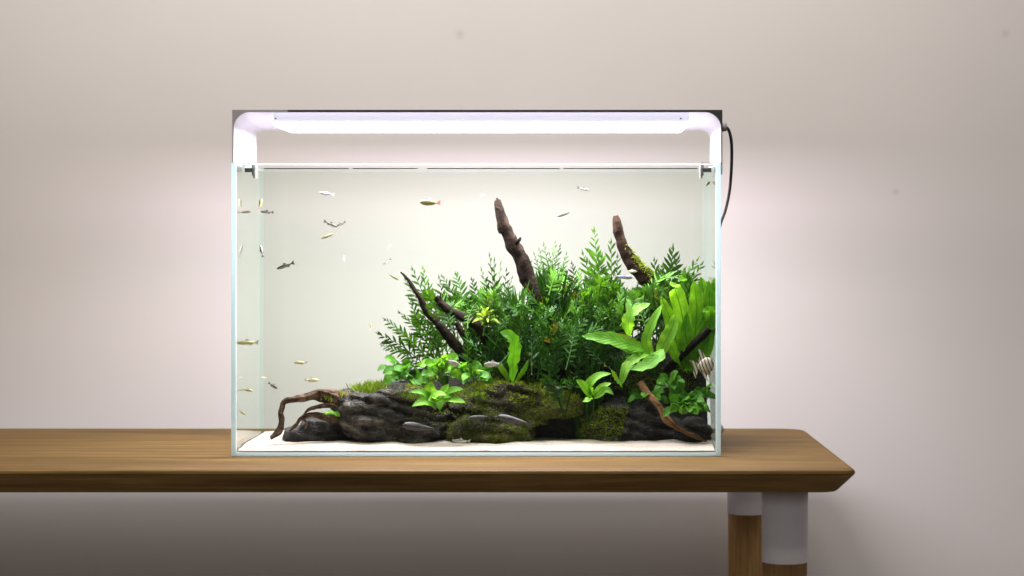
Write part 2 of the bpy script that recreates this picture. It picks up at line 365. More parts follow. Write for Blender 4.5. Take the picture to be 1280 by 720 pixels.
for pn, y0, y1, em in ((fp, .0006, G, 'silicone'), (bp, TD-G, TD-.0006, 'edge_back')):
    mb = MB(); mb.box(XL+G+.0012, XR-G-.0012, y0, y1, TH-.0020, TH-.0004); part('top_edge', mb, M[em], pn)
for pn, x0, x1 in ((lp, XL+G+.0001, XL+G+.0011), (rp, XR-G-.0011, XR-G-.0001)):
    mb = MB(); mb.box(x0, x1, .0003, .0048, 0.0054, TH-.001); part('silicone_seam', mb, M['silicone'], pn)
    mb = MB(); mb.box(x0, x1, TD-.0052, TD-.0008, 0.0054, TH-.001); part('silicone_seam', mb, M['silicone_back'], pn)
mb = MB(); mb.box(XL+G+.0002, XR-G-.0002, .0002, .0040, 0.0014, .0050); part('base_edge', mb, M['edge_base'], fp)
mb = MB(); mb.box(XL+G+.0002, XR-G-.0002, .0002, .0040, 0.0003, .0013); part('base_bevel', mb, M['silicone'], fp)
for (a_, b_) in ((330, 436), (441, 522), (534, 700), (704, 872)):  # broken dark strips painting the meniscus line at the water surface
    q0 = P(a_, 210.6, G); q1 = P(b_, 210.6, G); mb = MB(); mb.box(q0.x, q1.x, G+.00012, G+.00062, q0.z-.0007, q0.z+.0006); part('meniscus_strip', mb, M['meniscus_tone'], fp)
# water: body faces and a gently rippled surface
WZ = .3546
mb = MB(); x0, x1, y0, y1 = XL+G+.0014, XR-G-.0014, G+.0008, TD-G-.0008
N = 60; Ny = 26; vs = []
for j in range(Ny+1):
    for i in range(N+1):
        x = lerp(x0, x1, i/N); y = lerp(y0, y1, j/Ny)
        z = WZ+.0004*noise.noise(Vector((x*28, y*28, 3)))+.0009*math.exp(-(y-y0)/.0035)+.0009*math.exp(-(y1-y)/.0035)
        vs.append((x, y, z))
fs = [(j*(N+1)+i, j*(N+1)+i+1, (j+1)*(N+1)+i+1, (j+1)*(N+1)+i) for j in range(Ny) for i in range(N)]
mb.add(vs, fs, 0)
zb = .0062; zt = WZ-.0012
mb.add([(x0,y0,zb),(x1,y0,zb),(x1,y1,zb),(x0,y1,zb),(x0,y0,zt),(x1,y0,zt),(x1,y1,zt),(x0,y1,zt)], [(0,1,5,4),(1,2,6,5),(2,3,7,6),(3,0,4,7)], 1)
o = mb.build('water', [M['water_top'], M['water_side']], None, True); o['kind'] = 'structure'

# ------------------------------------------------------------------ sand and soil
def sand_z(x, y):
    px = px_of(Vector((x, y, .01)))[0]
    s = lerp(.018, .046, sstep(345, 430, px))
    z = .0068+s*min(max(y-.004, 0), .15)
    z += .0024*noise.noise(Vector((x*26, y*30, 1)))*sstep(.004, .03, y)+.0005*noise.noise(Vector((x*70, y*70, 9)))
    return z
mb = MB(); N = 150; Ny = 60; vs = []
x0, x1, y0, y1 = XL+G+.0018, XR-G-.0018, G+.0014, TD-G-.0014
for j in range(Ny+1):
    for i in range(N+1):
        x = lerp(x0, x1, i/N); y = lerp(y0, y1, j/Ny); vs.append((x, y, sand_z(x, y)))
fs = [(j*(N+1)+i, j*(N+1)+i+1, (j+1)*(N+1)+i+1, (j+1)*(N+1)+i) for j in range(Ny) for i in range(N)]
b = len(vs)
for i in range(N+1): vs.append((lerp(x0, x1, i/N), y0, .0058))
for i in range(N): fs.append((b+i, b+i+1, i+1, i))
mb.add(vs, fs); o = mb.build('sand', M['sand'], None, True); o['kind'] = 'stuff'
HB = [(470, 500), (500, 486), (540, 470), (600, 450), (660, 432), (720, 424), (800, 424), (850, 432), (897, 440)]
def soil_z(x, y):
    px = px_of(Vector((x, y, .08)))[0]
    zb_ = P(px, interp(HB, px), .21).z
    t = sstep(.118, .215, y)
    return .008+t*(zb_-.008)*sstep(455, 500, px)+.004*noise.noise(Vector((x*40, y*40, 4)))*t
mb = MB(); N = 90; Ny = 44; vs = []; xa, xb = P(452, 480, .17).x, XR-G-.002
for j in range(Ny+1):
    for i in range(N+1):
        x = lerp(xa, xb, i/N); y = lerp(.092, TD-G-.0016, j/Ny); vs.append((x, y, soil_z(x, y)))
mb.add(vs, [(j*(N+1)+i, j*(N+1)+i+1, (j+1)*(N+1)+i+1, (j+1)*(N+1)+i) for j in range(Ny) for i in range(N)])
soil = mb.build('soil', M['soil'], None, True); soil['kind'] = 'stuff'

# ------------------------------------------------------------------ lamp over the tank
YF, YB = .045, .235
L = thing('aquarium_light', P(597, 203, .14), 'white bridge-shaped aquarium lamp with glowing bar clipped over the tank', 'lamp')
bpy.context.view_layer.update()
def profile(xl, xr, zt_, yb, ra, rb, na=12, Y=YF, kx=None):
    pts = [(xl, yb), (xl, lerp(yb, zt_+ra, .5))]
    for i in range(na+1):
        a = PI+.5*PI*i/na; pts.append((xl+ra+ra*math.cos(a), zt_+ra+ra*math.sin(a)))
    for i in range(1, 24): pts.append((lerp(xl+ra, xr-rb, i/24), zt_))
    for i in range(na+1):
        a = 1.5*PI+.5*PI*i/na; pts.append((xr-rb+rb*math.cos(a), zt_+rb+rb*math.sin(a)))
    pts += [(xr, lerp(yb, zt_+rb, .5)), (xr, yb)]
    return pts
fr_ = profile(292.2, 901.2, 140.2, 203, 20, 20); bk_ = profile(320.5, 887.5, 163, 204, 8, 11)
mb = MB(); K = 10; n = len(fr_); vs = []
for k in range(K+1):
    t = k/K; Y = lerp(YF+.0006, YB, t)
    for (a, b_) in zip(fr_, bk_):
        p0 = P(a[0], a[1], YF); p1 = P(b_[0], b_[1], YB); p = p0.lerp(p1, t); p.y = Y; vs.append(p)
fs = [(k*n+i, k*n+i+1, (k+1)*n+i+1, (k+1)*n+i) for k in range(K) for i in range(n-1)]
mb.add(vs, fs); o = part('reflector', mb, M['lamp_white'], L, True)
# outer shell: square corners outside, rounded opening inside; the left end has a reflection put into its paler colour
def shell(i0, i1, name, m):
    mb = MB(); vs = []
    for (x, y) in fr_[i0:i1+1]:
        if y > 160.5: q = (290.2 if x < 600 else 903., y if not (x > 600 and y > 202) else 217.5)
        elif x < 312.3:
            a = math.atan2(160.2-y, 312.2-x); q = (290.2, 160.2-22.9*math.tan(a)) if a < PI/4 else (312.2-22.*math.tan(PI/2-a), 137.3)
        elif x > 881.1:
            a = math.atan2(160.2-y, x-881.2); q = (903., 160.2-22.9*math.tan(a)) if a < PI/4 else (881.2+21.8*math.tan(PI/2-a), 137.3)
        else: q = (x, 137.3)
        for Y in (YF, YB):
            s = P(*q, YF); s.y = Y; t = P(x, y if q[1] != 217.5 else 203.5, YF); t.y = Y
            vs += [s, t]
    k = len(vs)//4; fs = []
    for i in range(k-1):
        a, b_ = i*4, i*4+4
        fs += [(a, a+1, b_+1, b_), (a+2, b_+2, b_+3, a+3), (a, b_, b_+2, a+2), (a+1, a+3, b_+3, b_+1)]
    fs += [(0, 2, 3, 1), ((k-1)*4, (k-1)*4+1, (k-1)*4+3, (k-1)*4+2)]
    mb.add(vs, fs); return part(name, mb, m, L)
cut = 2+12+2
shell(0, cut, 'end_shell', M['lamp_shell_reflection']); shell(cut, len(fr_)-1, 'top_shell', M['lamp_shell'])
ya, yb_ = .052, .215
xa, xb = P(341, 150, ya).x, P(862, 150, ya).x; z0, z1, z2 = P(600, 158.6, ya).z, P(600, 152.3, ya).z, P(600, 140.8, ya).z
mb = MB(); mb.box(xa+.0006, xb-.0006, ya+.0006, yb_, z1, z2); rail = part('housing_rail', mb, M['housing_glow'], L)
mb = MB(); r = .0055; prof = [(xa, z1)]
for i in range(9):
    a = PI+.5*PI*i/8; prof.append((xa+r+r*math.cos(a), z0+r+r*math.sin(a)))
for i in range(9):
    a = 1.5*PI+.5*PI*i/8; prof.append((xb-r+r*math.cos(a), z0+r+r*math.sin(a)))
prof.append((xb, z1)); k = len(prof)
mb.add([(x, ya, z) for x, z in prof]+[(x, yb_+.001, z) for x, z in prof],
       [tuple(range(k)), tuple(range(2*k-1, k-1, -1))]+[(i, k+i, k+(i+1) % k, (i+1) % k) for i in range(k)])
part('diffuser', mb, M['diffuser'], L)
for px in (344.5, 851):
    q = P(px, 148, ya); mb = MB(); tube(mb, [q+Vector((0, .001, 0)), q+Vector((0, 0, 0)), q+Vector((0, -.0012, 0))], [.0011, .0011, .0009], 10, 2)
    o = part('screw', mb, M['screw'], L)
led = bpy.data.lights.new('led_panel', 'AREA'); led.shape = 'RECTANGLE'; led.size = .50; led.size_y = .13; led.energy = 10.2; led.color = (.985, .865, 1.0)
lo = bpy.data.objects.new('led_panel', led); COL.objects.link(lo); lo.location = ((xa+xb)/2, (ya+yb_)/2, z0-.0012); lo.parent = L; lo.matrix_parent_inverse = L.matrix_world.inverted()
# clips over the glass rim
for sgn, xw in ((1, XL), (-1, XR)):
    for yc in (.062,):
        xi = xw+sgn*.0062
        mb = MB(); mb.box(*sorted((xi, xi+sgn*.0150)), yc, yc+.030, TH+.0006, TH+.0026); c1 = part('clip', mb, M['clip'], L)
        mb = MB(); mb.box(*sorted((xi+sgn*.0126, xi+sgn*.0150)), yc+.0002, yc+.0302, TH-.017, TH+.0004); part('clip_jaw', mb, M['clip'], c1)
        mb = MB(); mb.box(*sorted((xi+sgn*.0112, xi+sgn*.0124)), yc-.0006, yc+.028, TH-.0135, TH-.0004); part('clip_pad', mb, M['clip_pad'], c1)
        mb = MB(); tube(mb, [(xi+sgn*.0008, yc+.012, TH-.006), (xi+sgn*.006, yc+.012, TH-.006), (xi+sgn*.011, yc+.012, TH-.006)], [.003, .003, .003], 12, 3); part('clamp_screw', mb, M['screw'], c1)
q = P(904.8, 159, .14)
mb = MB(); tube(mb, [P(903.0, 159, .14), q, P(908.5, 159, .14)], [.0055, .0060, .0048], 14, 4); part('cable_gland', mb, M['plug'], L, True)
mb = MB(); tube(mb, [P(907, 159, .14), P(911, 163, .145), P(914.3, 178, .15), P(914.5, 205, .165), P(912, 238, .20), P(906.5, 264, .25), P(900, 283, .295), P(898, 310, .318), P(898, 400, .325), P(898, 500, .33), (P(898, 500, .33).x, .335, .0045), (P(898, 500, .33).x+.01, .40, .0025), (P(898, 500, .33).x+.012, .450, .0022)], [.0021, .0019, .0019], 10, 70)
part('power_cord', mb, M['black'], L, True)

# ------------------------------------------------------------------ rocks
def rock(label, poly, Y, dep, m, seed, rough=.0045, sub=6, name='rock'):
    pts = [P(a, b, Y) for a, b in poly]; c = sum(pts, Vector())/len(pts)
    ang = sorted((math.atan2(p.z-c.z, p.x-c.x), (p-c).length) for p in pts); rm = sum(a[1] for a in ang)/len(ang)
    ang = [(ang[-1][0]-2*PI, ang[-1][1])]+ang+[(ang[0][0]+2*PI, ang[0][1])]
    bm = bmesh.new(); bmesh.ops.create_icosphere(bm, subdivisions=sub, radius=1)
    so = Vector((seed*7.3, seed*1.9, seed*3.7)); zmin = 9
    for v in bm.verts:
        d = v.co.normalized(); cf = math.hypot(d.x, d.z); a = math.atan2(d.z, d.x)
        r = lerp(rm, interp(ang, a), sstep(.25, .95, cf)); k = cf**.72/max(cf, 1e-5)
        p = Vector((c.x+r*k*d.x, c.y+dep*math.copysign(abs(d.y)**.8, d.y), c.z+r*k*d.z))
        nd_ = Vector((d.x, d.y*1.1, d.z)).normalized()
        # chipped facets, tilted strata, pits
        q = p+so
        vo = noise.voronoi(Vector((q.x*26, q.y*30, q.z*44)))[0]; fac = (vo[1]-vo[0])
        st = (p.z+.22*p.x+.010*noise.noise(q*16))*150; stv = abs((st % 2)-1)
        e_ = rough*(1.2*noise.noise(q*17)+1.5*min(fac, .6)-.5+1.15*(sstep(.15, .6, stv)-.5)*(.6+noise.noise(q*30))+.8*(.5-abs(noise.noise(q*55)))+.45*noise.noise(q*140)+.25*noise.noise(q*300))
        v.co = p+nd_*e_; zmin = min(zmin, v.co.z)
    base = Vector((c.x, c.y, zmin))
    for v in bm.verts: v.co -= base
    me = bpy.data.meshes.new(name); bm.to_mesh(me); bm.free()
    o = link(name, me, m, None, True); o.location = base
    tag(o, label, 'rock', 'slate rocks along the sand'); return o
R = {}
R['flat'] = rock('low flat dark slate under the arched driftwood root', [(355, 550), (357, 536), (375, 532), (400, 530), (420, 525), (440, 528), (440, 552), (395, 554)], .135, .035, M['rock_dark'], 1, .0035, 5)
R['big'] = rock('largest bare grey boulder left of the bright round-leaved plant', [(417, 502), (424, 492), (440, 487), (455, 490), (472, 487), (500, 484), (530, 489), (555, 500), (566, 515), (566, 545), (548, 556), (500, 561), (465, 558), (440, 550), (422, 532), (414, 516)], .132, .056, M['rock'], 2, .0052)
R['ledge'] = rock('long layered mossy ledge rock in the middle of the tank', [(564, 506), (578, 489), (605, 482), (650, 484), (690, 490), (722, 496), (736, 506), (730, 517), (695, 521), (655, 524), (600, 530), (568, 526)], .145, .058, M['rock_mossy'], 3, .0052)
R['under'] = rock('black slate wedge in the shadow under the mossy ledge', [(640, 522), (690, 518), (732, 513), (738, 530), (736, 556), (690, 557), (640, 558), (566, 552), (566, 530)], .165, .045, M['rock_dark'], 9, .0045, 5)
R['lump'] = rock('rounded moss-covered stone in front of the ledge on the sand', [(560, 538), (572, 526), (598, 520), (640, 524), (660, 531), (668, 546), (652, 558), (610, 562), (580, 560), (562, 552)], .105, .032, M['rock_mossy'], 4, .0035, 5)
R['right'] = rock('dark slate rock with a moss cap beside the tan root', [(722, 540), (727, 520), (745, 509), (790, 505), (825, 508), (842, 520), (862, 536), (860, 554), (800, 556), (760, 558), (724, 554)], .145, .046, M['rock_dark'], 5, .0055)
R['corner'] = rock('small dark rock in the corner beyond the tan root', [(842, 544), (850, 528), (871, 522), (886, 532), (884, 552), (850, 555)], .118, .026, M['rock_dark'], 6, .003, 5)
# ------------------------------------------------------------------ moss scattered on meshes
def scatter(o, name, m, count, mask, lmin, lmax, wd, seed, up=.35, kids=True, off=None):
    r_ = random.Random(seed); me = o.data; mb = MB(); cand = []
    off = o.location if off is None else off
    for p in me.polygons:
        c = p.center+off; pp = px_of(c)
        wgt = mask(pp[0], pp[1], p.normal, c)
        if wgt > 0: cand.append((wgt*p.area, p))
    if not cand: return None
    ps = r_.choices([c[1] for c in cand], [c[0] for c in cand], k=count)
    for p in ps:
        vs = [me.vertices[i].co for i in p.vertices]; a, b_ = r_.random(), r_.random()
        q = vs[0].lerp(vs[1], a).lerp(vs[3].lerp(vs[2], a), b_) if len(vs) == 4 else p.center.copy()
        nv = p.normal.normalized()
        if nv.dot(Vector((q.x, q.y, q.z))-Vector((0, 0, 0))) < -1: nv = -nv
        d = (nv*.8+Vector((r_.gauss(0, .55), r_.gauss(0, .55), r_.gauss(0, .4)+up))).normalized()
        ln = r_.uniform(lmin, lmax); sd = d.cross(Vector((r_.gauss(0, 1), r_.gauss(0, 1), r_.gauss(0, 1)))).normalized()*wd
        bend = Vector((r_.gauss(0, .3), r_.gauss(0, .3), -.25))*ln
        q = q-nv*.0008
        mid = q+d*ln*.55; tip = q+d*ln+bend*.6
        mb.add([q-sd*.6, q+sd*.6, mid+sd, mid-sd, tip], [(0, 1, 2, 3), (3, 2, 4)])
        if r_.random() < .5:
            t2 = mid+(d+sd.normalized()*r_.choice((-1, 1))*.9).normalized()*ln*.5
            mb.add([mid-d*ln*.12, mid+d*ln*.12, t2], [(0, 1, 2)])
    k = mb.build(name, m, o); k['kind'] = 'stuff'; return k
top_ = lambda lim: (lambda x, y, n_, c: max(0, n_.z-lim))
scatter(R['ledge'], 'moss', M['moss_bright'], 5200, lambda x, y, n_, c: max(0, n_.z-.1)*(1 if y < 505 else .25)*(noise.noise(c*45)+.25 > 0), .003, .0080, .0005, 11)
scatter(R['ledge'], 'moss_carpet', M['moss'], 4200, lambda x, y, n_, c: (.9 if noise.noise(c*40+Vector((4, 0, 0))) > -.05 else .0)*(1 if n_.y < .2 else 0), .0015, .004, .0005, 12, .1)
scatter(R['lump'], 'moss_carpet', M['moss'], 7000, lambda x, y, n_, c: (1 if n_.y < .4 else 0)*(.35+(noise.noise(c*60) > -.15)), .0018, .0048, .0005, 13, .1)
scatter(R['right'], 'moss_carpet', M['moss'], 5200, lambda x, y, n_, c: (1 if x < 782+10*noise.noise(c*80) and y > 509 else .0)*(1 if n_.y < .4 else 0), .0025, .0065, .0005, 14, .3)
scatter(R['big'], 'moss', M['moss_bright'], 900, lambda x, y, n_, c: max(0, n_.z-.2)*(1 if (x > 505 or x < 425) else .0), .002, .006, .0005, 15)
scatter(R['big'], 'moss_film', M['moss'], 1200, lambda x, y, n_, c: (1 if y < 512 and noise.noise(c*50) > .05 else 0), .001, .0026, .0005, 16, .1)

scatter(soil, 'soil_moss', M['moss_bright'], 5000, lambda x, y, n_, c: (1 if y > 452 and y < 505 and noise.noise(c*30) > -.1 else 0), .003, .009, .0006, 17)
# ------------------------------------------------------------------ driftwood
def drift(label, strands, m, seed, name='driftwood_branch', rough=.16, moss=None):
    base = P(*strands[0][0][-1]); root = None
    if len(strands) > 1:
        root = thing(name, base, label, 'driftwood', 'driftwood pieces in the planting')
    for i, (pts, rad) in enumerate(strands):
        mb = MB(); wp = [P(*p)-base for p in pts]
        tube(mb, wp, rad, 14, 16*len(pts), rough, seed+i*5.3)
        for v_i, v in enumerate(mb.v):                      # gnarl
            q = Vector(v); d = .0012*noise.noise((q+base)*120)+.0010*noise.noise((q+base)*45+Vector((seed, 0, 0)))
            mb.v[v_i] = tuple(q+Vector((d, d*.6, d*.5)))
        o = mb.build('branch' if root else name, m, root, True)
        if root is None:
            o.location = base; tag(o, label, 'driftwood', 'driftwood pieces in the planting'); root_o = o
    return root if root else root_o
drift('arched brown driftwood root touching down on the sand beside the flat slate', [
    ([(448, 502, .10), (425, 495, .10), (405, 491, .095), (388, 495, .09), (370, 499, .085), (355, 503, .085), (351, 515, .082), (352, 528, .082), (349, 539, .08), (338, 548, .075)], [.0075, .0062, .0052, .0050, .0040, .0036, .0031, .0034, .0042, .0022]),
    ([(440, 507, .105), (424, 503, .10), (404, 500, .095), (386, 497, .09)], [.0072, .0060, .0038, .0012]),
    ([(446, 522, .105), (425, 524, .10), (405, 521, .095), (390, 518, .092), (378, 522, .09), (370, 531, .088), (362, 539, .085)], [.0072, .0058, .0044, .0031, .0026, .0024, .0014]),
    ([(351, 524, .082), (350, 535, .080), (346, 541, .078)], [.0016, .0014, .0008]),
    ([(432, 512, .10), (414, 507, .095), (398, 508, .09), (386, 512, .088), (380, 518, .086)], [.0040, .0034, .0028, .0020, .0010]),
    ([(378, 521, .089), (384, 528, .086), (382, 536, .084)], [.0018, .0014, .0008]),
    ([(395, 493, .092), (400, 489, .088), (412, 492, .085), (424, 497, .085)], [.0014, .0020, .0026, .0030])], M['bark_grey'], 3, 'driftwood_root', .3)
stub = drift('thick dark driftwood stump with broken tip rising above the ferns', [
    ([(622, 250, .150), (624, 262, .150), (630, 281, .150), (640, 303, .152), (652, 325, .155), (658, 345, .158), (666, 363, .16), (680, 400, .165), (690, 440, .17)], [.0036, .0066, .0080, .0090, .0098, .0098, .0098, .0115, .013]),
    ([(628, 290, .149), (624, 281, .146), (621.5, 274, .145)], [.0050, .0036, .0024]),
    ([(626, 266, .148), (622, 261, .146), (619, 258, .145)], [.0045, .0028, .0010]),
    ([(624, 254, .15), (622, 250, .15), (621, 247, .15)], [.0030, .0022, .0008]),
    ([(645, 303, .147), (649, 300, .144), (650.5, 297, .143)], [.004, .0024, .0012])], M['bark_dark'], 8, 'driftwood_stump', .10)
mossy = drift('reddish driftwood stump with mossy back and rounded tip near the far end', [
    ([(769.5, 269.5, .15), (771, 278, .15), (774, 296, .15), (782, 315, .152), (794, 333, .155), (808, 348, .158), (824, 368, .165), (840, 410, .17)], [.0030, .0064, .0068, .0078, .0092, .0105, .0105, .011])], M['bark_red'], 21, 'driftwood_stump', .13)
scatter(mossy, 'moss', M['moss_bright'], 1500, lambda x, y, n_, c: (1 if n_.x+.4*n_.z > .25 else 0)*(sstep(302, 335, y)), .002, .0065, .0005, 31)
drift('thin black twig with bare tip leaning over the left fern fronds', [
    ([(501, 340, .13), (507, 346, .13), (516, 358, .13), (525, 374, .13), (531, 387, .132), (545, 402, .135), (560, 420, .138), (576, 440, .14), (590, 462, .14)], [.0008, .0018, .0027, .0034, .0038, .0046, .0056, .0066, .0076])], M['bark_dark'], 33, 'driftwood_twig')
drift('short thick dark branch lying against the bright lime rosette', [
    ([(545, 371, .115), (551, 378, .115), (562, 388, .115), (577, 396, .118), (592, 404, .12), (606, 418, .125), (620, 445, .13)], [.0036, .0048, .0052, .0056, .0066, .0080, .0090]),
    ([(552, 376, .114), (551, 371, .113), (550.5, 366, .112)], [.0022, .0014, .0006]),
    ([(570, 403, .135), (580, 420, .137), (588, 438, .14), (596, 460, .14)], [.0036, .0046, .0056, .006])], M['bark_dark'], 40, 'driftwood_branch')
drift('dark branch stub pointing at the tank corner above the striped fish', [
    ([(887, 411, .10), (880, 418, .10), (866, 431, .103), (850, 446, .112), (838, 458, .13), (830, 468, .15)], [.0036, .0047, .0050, .0052, .005, .004])], M['bark_black'], 52, 'driftwood_branch', .1)
drift('slim tan root running down over the dark rocks onto the sand', [
    ([(801, 480, .130), (806, 488, .120), (815, 497, .103), (824, 510, .090), (831, 524, .087), (844, 534, .086), (858, 541, .085), (872, 547, .082), (882, 553, .080)], [.0050, .0048, .0044, .0040, .0034, .0029, .0026, .0022, .0007]),
    ([(812, 492, .104), (824, 506, .088), (834, 520, .084), (850, 535, .082), (868, 543, .081), (878, 549, .080)], [.0020, .0019, .0018, .0016, .0014, .0006])], M['bark_tan'], 60, 'driftwood_root', .16)
drift('thick dark log buried behind the plants under the fern thicket', [
    ([(652, 458, .135), (690, 456, .14), (730, 460, .145), (780, 466, .15)], [.010, .013, .013, .010])], M['bark_black'], 71, 'driftwood_log', .2)

# ------------------------------------------------------------------ leaves and plants
FACE = Vector((0, -.82, .57))
def ribbon(mb, path, wd, face, n=9, shape='oval', fold=.18, ruffle=0., seed=0., petiole=.0, pw=.0012):
    c = cr(path, n); o = len(mb.v); L_ = sum((c[i+1]-c[i]).length for i in range(n)); vs = []; fs = []
    for i, p in enumerate(c):
        t = (c[min(i+1, n)]-c[max(i-1, 0)]).normalized(); s = t.cross(face); s = s.normalized() if s.length > 1e-4 else Vector((1, 0, 0))
        nn = s.cross(t).normalized(); u = i/n
        if u < petiole: h = pw*.5
        else:
            q = (u-petiole)/(1-petiole)
            if shape == 'oval': h = wd*.5*(math.sin(PI*min(1, q**.78))**.72 if 0 < q < 1 else 0)
            elif shape == 'sword': h = wd*.5*(math.sin(PI*q**.9)**.55 if 0 < q < 1 else 0)
            elif shape == 'strap': h = wd*.5*(min(1, .45+q*1.2)*(1-max(0, q-.72)/.28*.0)*(1 if q < .78 else math.cos((q-.78)/.22*PI/2)**.6))
            else: h = wd*.5*(1-q)**.5*(.5+.5*min(1, q*3))
            h = max(h, pw*.5 if q < .1 else .00015)
        rf = ruffle*math.sin(i*2.1+seed)*h; rf2 = ruffle*math.sin(i*2.6+seed*1.7+1)*h
        vs += [p-s*h+nn*(fold*h+rf), p-s*h*.5+nn*(fold*h*.35), p, p+s*h*.5+nn*(fold*h*.35), p+s*h+nn*(fold*h+rf2)]
        for k in range(5): mb.uv[o+i*5+k] = (k/4, u)
    for i in range(n):
        for k in range(4): fs.append((i*5+k, i*5+k+1, (i+1)*5+k+1, (i+1)*5+k))
    mb.add(vs, fs)
def plant(name, label, base, cat='plant', group=None):
    t = thing(name, base, label, cat, group); return t
def leafpart(pl, base, path, wd, face, m, **k):
    mb = MB(); ribbon(mb, [Vector(p)-base for p in path], wd, face, **k); return mb.build(k.get('nm', 'leaf'), m, pl, True)
def jface(r_, s=.35, f=FACE): return (f+Vector((r_.gauss(0, s), r_.gauss(0, s*.6), r_.gauss(0, s)))).normalized()

# --- feathery fern fronds
def frond(pl, base, path, wd, m, r_, npair=11, start=.28, face=None, name='frond', stemr=.0007):
    mb = MB(); n = 20; c = cr([p-base for p in path], n); face = face or jface(r_)
    st = []
    for i in range(n+1):
        t = (c[min(i+1, n)]-c[max(i-1, 0)]).normalized(); s = t.cross(face).normalized(); st.append((t, s, s.cross(t)))
    tube(mb, [c[0], c[n//3], c[2*n//3], c[n]], [stemr*1.3, stemr, stemr*.7, stemr*.3], 4, 8, cap=False)
    for k in range(npair):
        u = start+(1-start)*(k+.3)/npair
        for sg in (-1, 1):
            uu = min(.999, u+(.0 if sg > 0 else .5/npair)*(1-start)); i = min(int(uu*n), n-1); p = c[i].lerp(c[i+1], uu*n-i); t, s, nn = st[i]
            q = (uu-start)/(1-start); ln = wd*(.35+.65*math.sin(PI*min(1, .22+q*.74)))*r_.uniform(.68, 1.18)
            if q > .93: ln *= .7
            an = math.radians(lerp(58, 26, q)+r_.gauss(0, 7)); d = (t*math.cos(an)+s*sg*math.sin(an)+nn*r_.gauss(.05, .2)).normalized()
            sd = d.cross(nn).normalized()*ln*r_.uniform(.095, .155); dr = nn*ln*.05-Vector((0, 0, ln*r_.uniform(0, .16)))
            a = p; b1 = p+d*ln*.33; b2 = p+d*ln*.68+dr*.5; tp = p+d*ln+dr
            mb.add([a-sd*.3, a+sd*.3, b1+sd*.95, b1-sd*.9, b2+sd*.75, b2-sd*.8, tp, b1+nn*ln*.03], [(0, 1, 2, 7), (0, 7, 3), (7, 2, 4), (3, 7, 5), (7, 4, 6), (7, 6, 5)])
    t, s, nn = st[n]; p = c[n]
    mb.add([p-s*wd*.07, p+s*wd*.07, p+t*wd*.4], [(0, 1, 2)])
    return mb.build(name, m, pl, True)
TOP = [(470, 445), (485, 428), (500, 405), (515, 378), (530, 366), (560, 362), (590, 374), (603, 366), (612, 348), (628, 352), (650, 368), (668, 345), (682, 330), (702, 334), (720, 358), (733, 366), (743, 344), (758, 346), (780, 362), (805, 360), (824, 356), (838, 340), (856, 352), (885, 362)]
def fern(label, bx, by, Y, tips, nfill, rx, ry, seed, wd=.013, m='fern', fl=(28, 75)):
    r_ = random.Random(seed); base = P(bx, by, Y); base.z = min(base.z, max(soil_z(base.x, base.y), .01)+.03)
    pl = plant('feather_fern', label, base, 'fern', 'feathery ferns')
    for (tx, ty, dy) in tips:
        tip = P(tx, ty, Y+dy); mid = base.lerp(tip, .5)+Vector((r_.gauss(0, .004), r_.gauss(0, .004), (tip-base).length*.10))
        frond(pl, base, [base, mid, tip], wd*r_.uniform(1.0, 1.35), M[m], r_, r_.randint(8, 11), .30, (Vector((0, -1, .1))+Vector((r_.gauss(0, .2), 0, r_.gauss(0, .2)))).normalized())
    for i in range(int(nfill*1.6)):
        x = bx+r_.uniform(-rx, rx); ty = interp(TOP, x); y = max(ty+r_.uniform(0, 10), by-r_.uniform(.05, 1)*ry)
        if y > by+12: y = by+12
        y = min(y, 462); tip = P(x, y, min(.262, max(.095, Y+r_.uniform(-.05, .05)))); ln = r_.uniform(*fl)/PXM
        dirn = (Vector((r_.gauss((x-bx)/rx*.5, .45), r_.gauss(-.25, .4), r_.uniform(.55, 1.5)))).normalized()
        b = tip-dirn*ln; b.y = max(.05, min(.262, b.y)); pb = px_of(b)
        if pb[1] > 474: b = P(pb[0], 474, max(b.y, .09))
        arch = Vector((r_.gauss(0, ln*.09), r_.gauss(0, ln*.08), ln*r_.uniform(.02, .2)))
        frond(pl, base, [b, b.lerp(tip, .5)+arch, tip], wd*r_.uniform(.8, 1.4), M[m], r_, r_.randint(7, 10), .12, jface(r_, .4, Vector((0, -.6, .8))))
    return pl
fern('leftmost feathery fern with long arching fronds reaching into open water', 560, 445, .16,
     [(474, 418, -.02), (482, 400, 0), (500, 391, -.01), (516, 337, .01), (529, 336, .02), (549, 348, .02), (478, 432, -.03), (512, 374, 0), (497, 412, 0), (536, 356, 0), (507, 350, .01), (488, 410, -.03), (523, 392, 0)], 9, 50, 80, 101)
fern('bushy fern behind the short dark branch and lime rosette', 585, 425, .20, [(553, 346, 0), (570, 344, .01), (590, 350, 0), (601, 362, 0)], 17, 45, 75, 102)
fern('upright fern in front of the thick broken stump', 618, 420, .14, [(612, 320, 0), (626, 330, .01), (602, 338, 0), (640, 348, 0), (618, 326, -.02), (633, 338, .02), (608, 352, -.03)], 24, 40, 92, 103, .012)
fern('dark fern filling the thicket below the broken stump', 660, 440, .11, [(640, 380, 0), (672, 388, 0)], 26, 55, 70, 104, .013, 'needle')
fern('fern with airy twig tips just right of the broken stump', 690, 400, .18, [(680, 306, 0), (668, 318, 0), (700, 308, .01), (694, 304, .02), (660, 326, .0), (674, 312, .02), (708, 318, .01), (687, 318, -.02)], 22, 38, 85, 105, .010)
fern('fern with arching fronds between the two stumps', 722, 405, .18, [(700, 332, 0), (715, 330, 0), (736, 345, 0), (756, 362, 0), (708, 340, -.03), (724, 338, .02)], 20, 42, 72, 106, .013)
